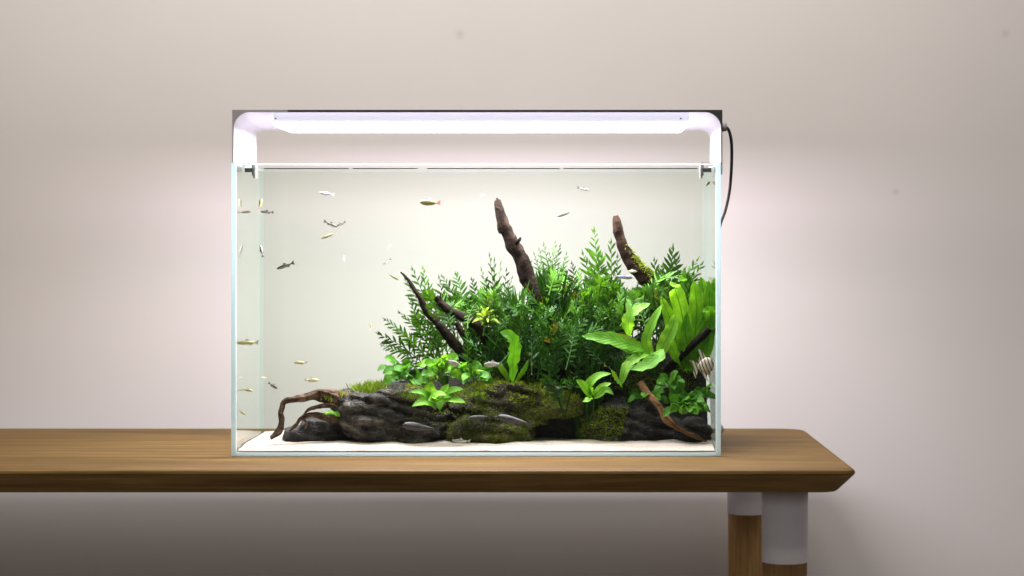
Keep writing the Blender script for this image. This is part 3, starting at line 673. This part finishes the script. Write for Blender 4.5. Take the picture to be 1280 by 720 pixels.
fern('tall lone-frond fern standing free beside the mossy stump', 756, 392, .15, [(743, 290, 0), (764, 304, .01), (729, 318, -.01), (738, 330, 0), (772, 322, .01), (752, 322, .0)], 18, 42, 60, 107, .017)
fern('fern spreading right of the mossy stump toward the tank corner', 820, 385, .16, [(841, 311, 0), (871, 326, .01), (877, 331, 0), (818, 326, 0), (856, 338, 0), (800, 338, 0), (828, 334, -.03), (848, 324, .03), (866, 344, -.02)], 22, 52, 60, 108, .017)
fern('fern under the mossy stump above the broad light leaves', 785, 410, .13, [(765, 348, 0), (797, 358, 0), (812, 352, 0)], 26, 52, 68, 109, .013)
fern('shaded fern low in the middle with a drooping pale frond', 705, 450, .09, [(679, 470, -.02), (684, 474, -.02), (700, 420, 0), (740, 425, 0)], 24, 60, 62, 110, .012, 'needle')
fern('shaded fern low behind the bent strap leaf', 615, 455, .13, [(590, 410, 0), (640, 420, 0)], 16, 45, 50, 111, .012, 'needle')
fern('shaded fern low behind the broad light leaves', 760, 455, .14, [(735, 400, 0), (770, 400, 0)], 22, 55, 60, 112, .012, 'needle')

# --- needle-leaved clumps
def needles(label, bx, by, Y, n, spread, h0, h1, seed, wd=.0032):
    r_ = random.Random(seed); base = P(bx, by, Y); base.z = max(soil_z(base.x, base.y)-.004, .01)
    pl = plant('needle_fern', label, base, 'fern', 'needle-leaved clumps'); mb = MB()
    for i in range(n):
        b = base+Vector((r_.gauss(0, .008), r_.gauss(0, .006), 0)); tx = bx+r_.gauss(0, spread); ty = max(lerp(h0, h1, r_.random()**1.3), interp(TOP, tx)-8)
        tip = P(tx, ty, min(.262, max(.05, Y+r_.gauss(0, .02)))); mid = b.lerp(tip, .55)+Vector(((b.x-tip.x)*.25, r_.gauss(0, .006), .01))
        ribbon(mb, [b, mid, tip+Vector((0, 0, -.002))], wd*r_.uniform(.7, 1.5), jface(r_, .5), n=7, shape='strap', fold=.2)
        if r_.random() < .6:
            t0 = mid.lerp(tip, .4); d = Vector((r_.choice((-1, 1))*r_.uniform(.006, .013), r_.gauss(0, .006), r_.uniform(.006, .016)))
            ribbon(mb, [t0, t0+d*.5, t0+d], wd*.8, jface(r_, .5), n=4, shape='strap')
    mb.v = [tuple(Vector(v)-base) for v in mb.v]
    o = mb.build('leaves', M['needle'], pl, True); o['kind'] = 'stuff'
needles('dense needle-leaved fern clump just right of the broken stump', 692, 440, .165, 110, 22, 312, 420, 201)
needles('needle-leaved clump below and left of the broken stump', 640, 440, .15, 90, 20, 345, 430, 202)
needles('low needle-leaved clump behind the wide horizontal leaf', 735, 450, .13, 90, 26, 380, 440, 203)

# --- broad sword leaves near the corner
def sword(label, base_p, leaves, m, seed, name='sword_plant', face=None, droop=False):
    r_ = random.Random(seed); base = P(*base_p); pl = plant(name, label, base, 'plant', 'broad-leaved plants')
    for (pts, wpx) in leaves:
        if droop and r_.random() < .35:
            lx, ly, lY = pts[-1]; pts = pts+[(min(889, lx+r_.uniform(-11, 5)), ly+r_.uniform(0, 5), max(.04, lY-r_.uniform(.012, .028)))]
        path = [P(*q) for q in pts]
        leafpart(pl, base, path, wpx/PXM, jface(r_, .18, face or FACE), M[m], n=14, shape='sword', fold=.14, ruffle=.26, seed=r_.random()*9, petiole=.0)
    return pl
sword('upright sword plant with tall broad leaves pressed against the far pane', (858, 462, .15), [
    ([(855, 465, .12), (846, 430, .115), (838, 400, .11), (826, 370, .105)], 19),
    ([(858, 465, .12), (856, 425, .11), (852, 390, .105), (843, 358, .10)], 22),
    ([(862, 465, .12), (868, 425, .115), (871, 385, .115), (867, 350, .11)], 24),
    ([(865, 465, .12), (882, 425, .115), (887, 390, .115), (886, 350, .11)], 20),
    ([(866, 462, .14), (878, 410, .15), (880, 372, .16), (876, 346, .16)], 24),
    ([(856, 462, .12), (844, 444, .10), (835, 422, .092), (838, 396, .09)], 15),
    ([(860, 462, .12), (862, 442, .105), (857, 420, .10), (859, 390, .10)], 17),
    ([(866, 462, .11), (881, 444, .10), (886, 420, .10), (888, 388, .10)], 16),
    ([(862, 462, .14), (872, 420, .17), (884, 380, .18), (890, 352, .18)], 22),
    ([(858, 462, .14), (860, 410, .16), (856, 378, .17), (858, 348, .17)], 22)], 'sword', 301, face=Vector((0, -.9, .3)), droop=True)
sword('light green plant with wide horizontal leaf reaching left of the tan root', (818, 452, .09), [
    ([(806, 436, .075), (790, 431, .062), (760, 423, .054), (727, 420, .050)], 21),
    ([(812, 444, .075), (797, 446, .062), (783, 459, .055), (776, 482, .052)], 15),
    ([(812, 447, .07), (824, 443, .060), (808, 456, .052), (788, 462, .048)], 19),
    ([(788, 420, .08), (785, 405, .07), (792, 390, .064), (813, 379, .060)], 18),
    ([(812, 445, .08), (800, 439, .07), (788, 437, .065), (774, 434, .06)], 13),
    ([(820, 452, .09), (808, 428, .085), (815, 405, .08), (828, 380, .08)], 14),
    ([(822, 452, .09), (830, 430, .08), (840, 410, .078), (845, 392, .078)], 18),
    ([(778, 484, .06), (772, 476, .056), (768, 470, .054), (764, 462, .052)], 9)], 'bright', 302, face=Vector((0, -.75, .66)))
sword('bent strap-leaved plant glowing green left of centre above the ledge', (640, 474, .10), [
    ([(641, 478, .075), (641, 454, .066), (643, 434, .062), (638, 420, .058), (625, 415, .054)], 20),
    ([(645, 476, .10), (655, 462, .095), (660, 450, .09)], 8),
    ([(637, 476, .10), (628, 462, .095), (622, 455, .09)], 8)], 'sword', 303, 'strap_plant', Vector((.25, -.95, .1)))

# --- round-leaved rosettes
def rosette(label, bx, by, Y, n, lpx, wpx, m, seed, elev=(15, 70), spread=1., name='round_leaf_plant', leaves=None, face=FACE):
    r_ = random.Random(seed); base = P(bx, by, Y); pl = plant(name, label, base, 'plant', 'round-leaved plants')
    for i in range(n):
        az = i*2.4+r_.gauss(0, .3); el = math.radians(r_.uniform(*elev)); d = Vector((math.cos(az)*math.cos(el)*spread, math.sin(az)*math.cos(el)*.8, math.sin(el)))
        ln = lpx/PXM*r_.uniform(.75, 1.15); st = base+d*ln*r_.uniform(.35, .8); st.y = max(st.y, .022)
        dd = (d+Vector((0, -.15, -.35))).normalized()
        tip = st+dd*ln+Vector((0, 0, -ln*.18)); tip.y = max(.014, tip.y)
        path = [st, st+d*ln*.38+Vector((0, 0, ln*.06)), st+dd*ln*.72+Vector((0, 0, ln*.03)), tip]
        o = leafpart(pl, base, path, wpx/PXM*r_.uniform(.8, 1.15), jface(r_, .45, face), M[m], n=9, fold=.22, ruffle=.05, seed=i)
        mb = MB(); tube(mb, [Vector((0, 0, 0)), (st-base)*.5+Vector((0, 0, .002)), st-base], [.0011, .0009, .0007], 5, 5, cap=False); mb.build('stem', M['stem'], o, True)
    for (pts, wd) in (leaves or []):
        path = [P(*q) for q in pts]; leafpart(pl, base, path, wd/PXM, jface(r_, .15, face), M[m], n=10, fold=.2, ruffle=.05, seed=r_.random()*9)
    return pl
rosette('bright pale green round-leaved plant in front between two boulders', 544, 512, .062, 3, 16, 12, 'bright', 401, (20, 60), leaves=[
    ([(543, 506, .06), (536, 496, .055), (527, 490, .05), (511, 490, .045)], 10), ([(543, 508, .058), (534, 503, .05), (526, 503, .045), (515, 508, .04)], 14),
    ([(543, 503, .062), (538, 492, .058), (538, 484, .055), (541, 477, .055)], 17), ([(545, 503, .06), (550, 494, .055), (556, 487, .05), (561, 480, .05)], 15),
    ([(546, 507, .056), (549, 502, .048), (550, 506, .043), (550, 513, .04)], 12), ([(546, 505, .062), (558, 498, .058), (570, 500, .054), (582, 503, .05)], 13),
    ([(547, 500, .065), (560, 490, .062), (570, 487, .06), (580, 487, .058)], 13), ([(545, 506, .055), (541, 498, .048), (548, 492, .045), (558, 494, .042)], 13),
    ([(542, 507, .06), (532, 500, .058), (528, 494, .056), (522, 484, .055)], 10)], face=Vector((0, -.72, .7)))
rosette('small light green plant with five leaves above the dark mossy-capped rock', 740, 500, .07, 0, 20, 14, 'bright', 402, leaves=[
    ([(740, 496, .07), (735, 490, .062), (727, 480, .055), (720, 475, .052)], 13), ([(741, 494, .07), (736, 482, .062), (748, 470, .056), (764, 467, .052)], 14),
    ([(742, 495, .07), (748, 488, .064), (756, 482, .06), (764, 479, .058)], 11), ([(742, 497, .068), (750, 492, .06), (758, 487, .055), (767, 493, .05)], 11),
    ([(740, 499, .068), (736, 498, .06), (735, 500, .056), (728, 502, .054)], 10)], face=Vector((0, -.75, .65)))
rosette('dark green bush of rounded leaves beside the corner rock', 858, 514, .074, 30, 16, 12, 'mid', 403, (0, 80), 1.25, leaves=[
    ([(853, 518, .08), (853, 510, .074), (853, 503, .072), (854, 493, .07)], 11), ([(854, 517, .078), (860, 509, .07), (868, 507, .066), (877, 512, .062)], 13),
    ([(850, 516, .09), (842, 500, .085), (842, 488, .082), (843, 476, .08)], 12), ([(852, 512, .09), (852, 498, .085), (851, 488, .083), (852, 474, .08)], 12)])
rosette('leafy bush of small oval leaves at the left foot of the fern stand', 512, 478, .078, 20, 18, 14, 'mid', 404, (5, 75), 1.25)
rosette('leafy bush of bright oval leaves under the thin black twig', 552, 472, .078, 24, 20, 14, 'bright', 405, (10, 80), 1.25)
rosette('leafy bush of oval leaves behind the pinkish silver fish', 592, 478, .080, 18, 18, 12, 'mid', 406, (10, 78), 1.25)
rosette('tuft of small oval leaves at the tip of the left boulder crest', 500, 466, .115, 9, 15, 10, 'mid', 407, (15, 70), 1.2)
rosette('dim low plant with oval leaves behind the slim tan root', 812, 500, .115, 9, 17, 11, 'mid', 408, (0, 50), 1.1)
rosette('light leafy plant wedged under the broad leaves beside the tan root top', 838, 486, .085, 12, 15, 10, 'mid', 413, (0, 70), 1.2)
rosette('glossy low plant tucked between the ledge end and the five-leaf plant', 712, 486, .105, 10, 14, 9, 'mid', 414, (5, 70), 1.3)
rosette('dim leafy plant under the striped fish by the corner pane', 878, 500, .10, 12, 14, 10, 'mid', 415, (5, 75), .9)
rosette('tiny pale plant rooted where the arched root meets the big boulder', 461-50, 520, .085, 4, 8, 7, 'bright', 409, (10, 60))
rosette('lime yellow rosette glowing beside the short dark branch', 608, 402, .105, 18, 13, 3.6, 'lime', 410, (0, 80), 1., 'lime_rosette')
rosette('small yellow-green sprig on the ledge rock by the strap leaf', 598, 498, .085, 16, 9, 3.0, 'lime', 411, (0, 80), 1., 'lime_sprig')
rosette('narrow-leaved green sprig below the pinkish silver fish', 586, 474, .08, 7, 17, 6, 'bright', 412, (35, 85), .8, 'green_sprig')

# --- grass tufts
def tuft(label, spots, seed, m='grass', n=60, h=(.006, .016)):
    r_ = random.Random(seed); base = P(*spots[0]); pl = plant('grass_tuft', label, base, 'grass', 'grassy tufts on the rocks'); mb = MB()
    for k in range(n):
        s = r_.choice(spots); b = P(s[0]+r_.gauss(0, 4), s[1]+r_.gauss(0, 1.3), s[2]+r_.gauss(0, .008)); hh = r_.uniform(*h)
        d = Vector((r_.gauss(0, .4), r_.gauss(0, .4), 1)).normalized()
        ribbon(mb, [b, b+d*hh*.6, b+d*hh+Vector((d.x*.3, d.y*.3, -.1))*hh*.35], .0011, jface(r_, .5), n=4, shape='strap', fold=.2, pw=.0006)
    mb.v = [tuple(Vector(v)-base) for v in mb.v]; o = mb.build('blades', M[m], pl, True); o['kind'] = 'stuff'
tuft('bright yellow-green grass tuft on top of the largest boulder', [(462, 492, .13), (470, 491, .13), (455, 493, .125), (478, 491, .13), (446, 494, .12)], 501, n=420, h=(.008, .019))
tuft('sparse dark green grass on the arched root beside the boulder', [(432, 496, .11), (420, 498, .105), (410, 501, .10), (424, 497, .11)], 502, 'moss_bright', 200, (.005, .011))
tuft('short yellowish moss tuft left of the bright round-leaved plant', [(503, 496, .085), (510, 498, .08), (518, 499, .075)], 503, 'moss_bright', 130, (.004, .009))
tuft('short green tuft on the ledge beside the blue-white fish', [(668, 492, .11), (676, 494, .11), (700, 496, .115), (712, 498, .115), (690, 497, .112)], 504, 'moss_bright', 150, (.004, .009))

# ------------------------------------------------------------------ fish
def poly_prism(pts, th):
    mb = MB(); k = len(pts); mb.add([(x, -th, z) for x, z in pts]+[(x, th, z) for x, z in pts], [tuple(range(k)), tuple(range(2*k-1, k-1, -1))]+[(i, k+i, k+(i+1) % k, (i+1) % k) for i in range(k)]); return mb
PROF = {'slim': [(0, .006), (.02, .028), (.07, .055), (.16, .082), (.28, .098), (.42, .095), (.56, .074), (.68, .048), (.78, .030), (.82, .028)],
        'deep': [(0, .006), (.02, .038), (.07, .080), (.16, .120), (.28, .145), (.42, .140), (.56, .105), (.68, .062), (.78, .036), (.82, .034)],
        'stout': [(0, .010), (.02, .045), (.08, .085), (.18, .108), (.30, .112), (.44, .100), (.58, .078), (.70, .052), (.80, .034), (.84, .032)]}
FM = {}
def fish_meshes(kind):
    if kind in FM: return FM[kind]
    pr = PROF[kind]; n = 14; mb = MB(); vs = []; ns = 22
    for i in range(ns+1):
        x = pr[-1][0]*i/ns; h = interp(pr, x); ww = h*(.62 if x < .3 else lerp(.62, .4, (x-.3)/.6))
        for j in range(n):
            a = 2*PI*j/n; vs.append((x-.5, ww*math.sin(a), h*math.cos(a)-(.012*math.sin(PI*x) if kind != 'stout' else -.012)))
    fs = [(i*n+j, i*n+(j+1) % n, (i+1)*n+(j+1) % n, (i+1)*n+j) for i in range(ns) for j in range(n)]+[tuple(range(n)), tuple(ns*n+j for j in range(n-1, -1, -1))]
    mb.add(vs, fs); d = {'body': mb.mesh('body')}
    d['body'].polygons.foreach_set('use_smooth', [True]*len(d['body'].polygons))
    hb = interp(pr, .45); x9 = pr[-1][0]-.5
    d['tail_fin'] = poly_prism([(x9-.015, .026), (x9+.08, .085), (.5, .12), (x9+.12, .02), (x9+.12, -.02), (.5, -.12), (x9+.08, -.085), (x9-.015, -.026)], .004).mesh('tail_fin')
    d['dorsal_fin'] = poly_prism([(-.12, hb*.92), (-.07, hb+.075), (.0, hb+.06), (.08, hb*.72)], .003).mesh('dorsal_fin')
    d['anal_fin'] = poly_prism([(.04, -hb*.92), (.22, -.045), (.19, -.10), (.10, -hb-.055)], .003).mesh('anal_fin')
    e = bmesh.new(); bmesh.ops.create_icosphere(e, subdivisions=1, radius=.020); me = bpy.data.meshes.new('eye'); e.to_mesh(me); e.free(); d['eye'] = me
    FM[kind] = d; return d
_mat_cache = {}
def mesh_with(kind, key, me, m):
    k = (kind, key, m.name)
    if k not in _mat_cache:
        c = me.copy(); c.materials.append(m); _mat_cache[k] = c
    return _mat_cache[k]
def fish(label, x, y, lpx, Y, ang, face, kind, bm, fm='fin', yaw=0., group='small fish swimming in the tank', tailm=None, name='fish', cat='fish'):
    loc = P(x, y, Y); s = lpx/PXM*(CAM_D+Y)/CAM_D
    t = thing(name, loc, label, cat, group); t.scale = (s, s, s)
    # ang: tilt in the picture plane, counter-clockwise; face: -1 looks left, 1 looks right
    t.rotation_euler = (Matrix.Rotation(-math.radians(ang), 4, 'Y') @ Matrix.Rotation((PI if face > 0 else 0)+math.radians(yaw), 4, 'Z')).to_euler()
    ms = fish_meshes(kind); pr = PROF[kind]
    if bm == 'f_dark': fm = 'fin_grey'
    for key in ('body', 'tail_fin', 'dorsal_fin', 'anal_fin'):
        mm = M[bm] if key == 'body' else (M[tailm] if tailm and key == 'tail_fin' else M[fm])
        o = bpy.data.objects.new(key, mesh_with(kind, key, ms[key], mm)); COL.objects.link(o); o.parent = t
        if key == 'body': body = o
    for sy in (-1, 1):
        o = bpy.data.objects.new('eye', mesh_with(kind, 'eye', ms['eye'], M['eye'])); COL.objects.link(o); o.parent = t
        h = interp(pr, .075); o.location = (-.425, sy*h*.52, h*.28); o.scale = (1, .45, 1)
    return t
F = fish
F('slim blue-backed fish alone near the water surface left of the olive fish', 409, 242, 19, .12, -8, -1, 'slim', 'f_neon')
F('olive-bodied fish with red forked tail in open water', 538, 253, 27, .10, -3, -1, 'deep', 'f_ember', 'fin', 0, tailm='fin_red')
F('tiny dark fish seen nearly end-on just left of the broken stump tip', 603, 244, 12, .16, 18, 1, 'slim', 'f_dark', yaw=52)
F('small olive fish pointing straight up near the left pane', 325, 255, 15, .14, 78, 1, 'deep', 'f_ember', yaw=25, tailm='fin_red')
F('thin pale fish level below the upward-pointing olive fish', 334, 265, 17, .13, -3, -1, 'slim', 'f_dark')
F('thin pale fish copy added as a reflection by the upper left pane edge', 306, 265, 16, .05, 3, 1, 'slim', 'f_white')  # solid copy standing for the neighbouring fish's mirror image in the side pane
F('dark fish hanging head-up beside the left back corner', 327, 314, 16, .15, 104, 1, 'slim', 'f_dark')
F('dark fish angled nose-down in open water at left', 357, 332, 24, .08, 20, -1, 'slim', 'f_dark')
F('dark fish forming the left half of a V-shaped pair', 413, 280, 19, .10, -25, 1, 'slim', 'f_dark')
F('dark fish forming the right half of a V-shaped pair', 426, 280, 14, .12, 27, -1, 'slim', 'f_dark')
F('pale yellow fish angled just beneath the V-shaped pair', 411, 294, 21, .09, 22, -1, 'slim', 'f_pale')
F('tiny slanting fish between the pale one and the thin black twig', 484, 327, 13, .15, 38, -1, 'slim', 'f_dark', yaw=20)
F('faint tiny fish high above the tip of the thin black twig', 487, 308, 8, .2, 60, -1, 'slim', 'f_ember', yaw=40)
F('thin olive fish nosing toward the tip of the thin black twig', 492, 346, 15, .14, -30, 1, 'slim', 'f_ember')
F('minute fish end-on in the brightest open water', 430, 323, 8, .2, 100, 1, 'slim', 'f_ember', yaw=30)
F('minute upright fish just left of the fern frond tips', 463, 408, 9, .18, 92, 1, 'slim', 'f_ember', yaw=20)
F('white silver fish between the two stumps in open water', 706, 267, 21, .09, 20, -1, 'slim', 'f_white')
F('thin dark-lined fish highest above the gap between the stumps', 729, 236, 16, .13, -12, 1, 'slim', 'f_dark')
F('blue-white striped fish hovering against the base of the mossy stump', 779, 346, 25, .085, -6, 1, 'slim', 'f_neon')
F('pale yellow fish just above the blue-white one by the mossy stump', 789, 339, 14, .12, -3, 1, 'deep', 'f_pale')
F('longest pale yellow fish touching the left pane at mid height', 310, 428, 29, .06, 0, -1, 'slim', 'f_pale')
F('upper pale yellow fish of two above the arched root', 376, 453, 17, .10, 0, -1, 'deep', 'f_pale')
F('lower pale yellow fish of two above the arched root', 389, 475, 18, .09, -3, 1, 'deep', 'f_pale')
F('dark-backed fish nosing down above the bend of the arched root', 341, 482, 14, .10, -35, 1, 'deep', 'f_dark')
F('tiny pale fish just up-left of the nose-down dark fish', 330, 472, 9, .16, 0, -1, 'deep', 'f_pale', yaw=45)
F('small pale fish low beside the left pane', 309, 487, 14, .08, -14, 1, 'deep', 'f_pale')
F('lowest pale fish just above the sand by the left pane', 303, 515, 11, .07, -40, 1, 'deep', 'f_pale')
F('blue-backed fish hovering over the crest of the largest boulder', 497, 478, 29, .085, -2, 1, 'slim', 'f_neon')
F('grey bottom fish against the face of the largest boulder', 527, 535, 48, .052, -8, -1, 'stout', 'f_grey', 'fin_grey')
F('grey bottom fish resting on the rounded mossy stone', 643, 526, 44, .060, -13, -1, 'stout', 'f_grey', 'fin_grey')
F('smaller olive-grey bottom fish lying left on the rounded mossy stone', 600, 522, 28, .066, 3, -1, 'stout', 'f_grey', 'fin_grey', 15)
F('pinkish silver fish beside the bent strap leaf', 617, 455, 25, .075, 4, -1, 'deep', 'f_white', yaw=15)
F('silver fish half hidden in the bright leafy bush', 562, 453, 26, .070, -12, 1, 'deep', 'f_white')
F('dark grey fish tucked in the leaves of the leftmost bush', 522, 462, 27, .072, 12, -1, 'deep', 'f_grey', 'fin_grey')
F('small blue-white fish hovering over the moss of the ledge', 690, 484, 22, .085, -8, 1, 'slim', 'f_neon')
F('white fish lying flat on the sand before the rounded stone', 577, 551, 24, .062, -3, -1, 'slim', 'f_white')
F('small brownish fish under the right clip near the surface', 884, 230, 12, .10, 40, 1, 'deep', 'f_ember', yaw=35)
# striped angel-shaped fish by the corner
loc = P(879, 457, .075); s = 30/PXM
t = thing('fish', loc, 'tall black-and-white striped fish with pointed fins by the corner', 'fish'); t.scale = (s, s, s)
mb = MB(); n = 16; vs = []; ns = 18
for i in range(ns+1):
    u = i/ns; h = .34*math.sin(PI*min(1, u**.8*.97+.015))**.8; ww = h*.26
    for j in range(n):
        a = 2*PI*j/n; vs.append((.48-u*.72, ww*math.sin(a), h*math.cos(a)))
mb.add(vs, [(i*n+j, i*n+(j+1) % n, (i+1)*n+(j+1) % n, (i+1)*n+j) for i in range(ns) for j in range(n)]+[tuple(range(n)), tuple(ns*n+j for j in range(n-1, -1, -1))])
mb.build('body', M['f_stripe'], t, True)
for nm, pts in (('dorsal_fin', [(.22, .24), (.0, .62), (-.16, .74), (-.12, .42), (-.22, .08)]), ('anal_fin', [(.18, -.26), (.10, -.52), (.18, -.72), (-.02, -.50), (-.22, -.08)]),
                ('tail_fin', [(-.20, .06), (-.34, .22), (-.58, .30), (-.42, .02), (-.46, -.30), (-.38, -.52), (-.28, -.28), (-.20, -.06)]),
                ('pelvic_fin', [(.20, -.30), (.14, -.36), (.24, -.70), (.28, -.34)])):
    o = poly_prism(pts, .006).build(nm, M['f_stripe'], t)
for sy in (-1, 1):
    o = bpy.data.objects.new('eye', mesh_with('deep', 'eye', fish_meshes('deep')['eye'], M['eye'])); COL.objects.link(o); o.parent = t; o.location = (.36, sy*.04, .05); o.scale = (1.3, .6, 1.3)
t.rotation_euler = (0, math.radians(-6), math.radians(-14))
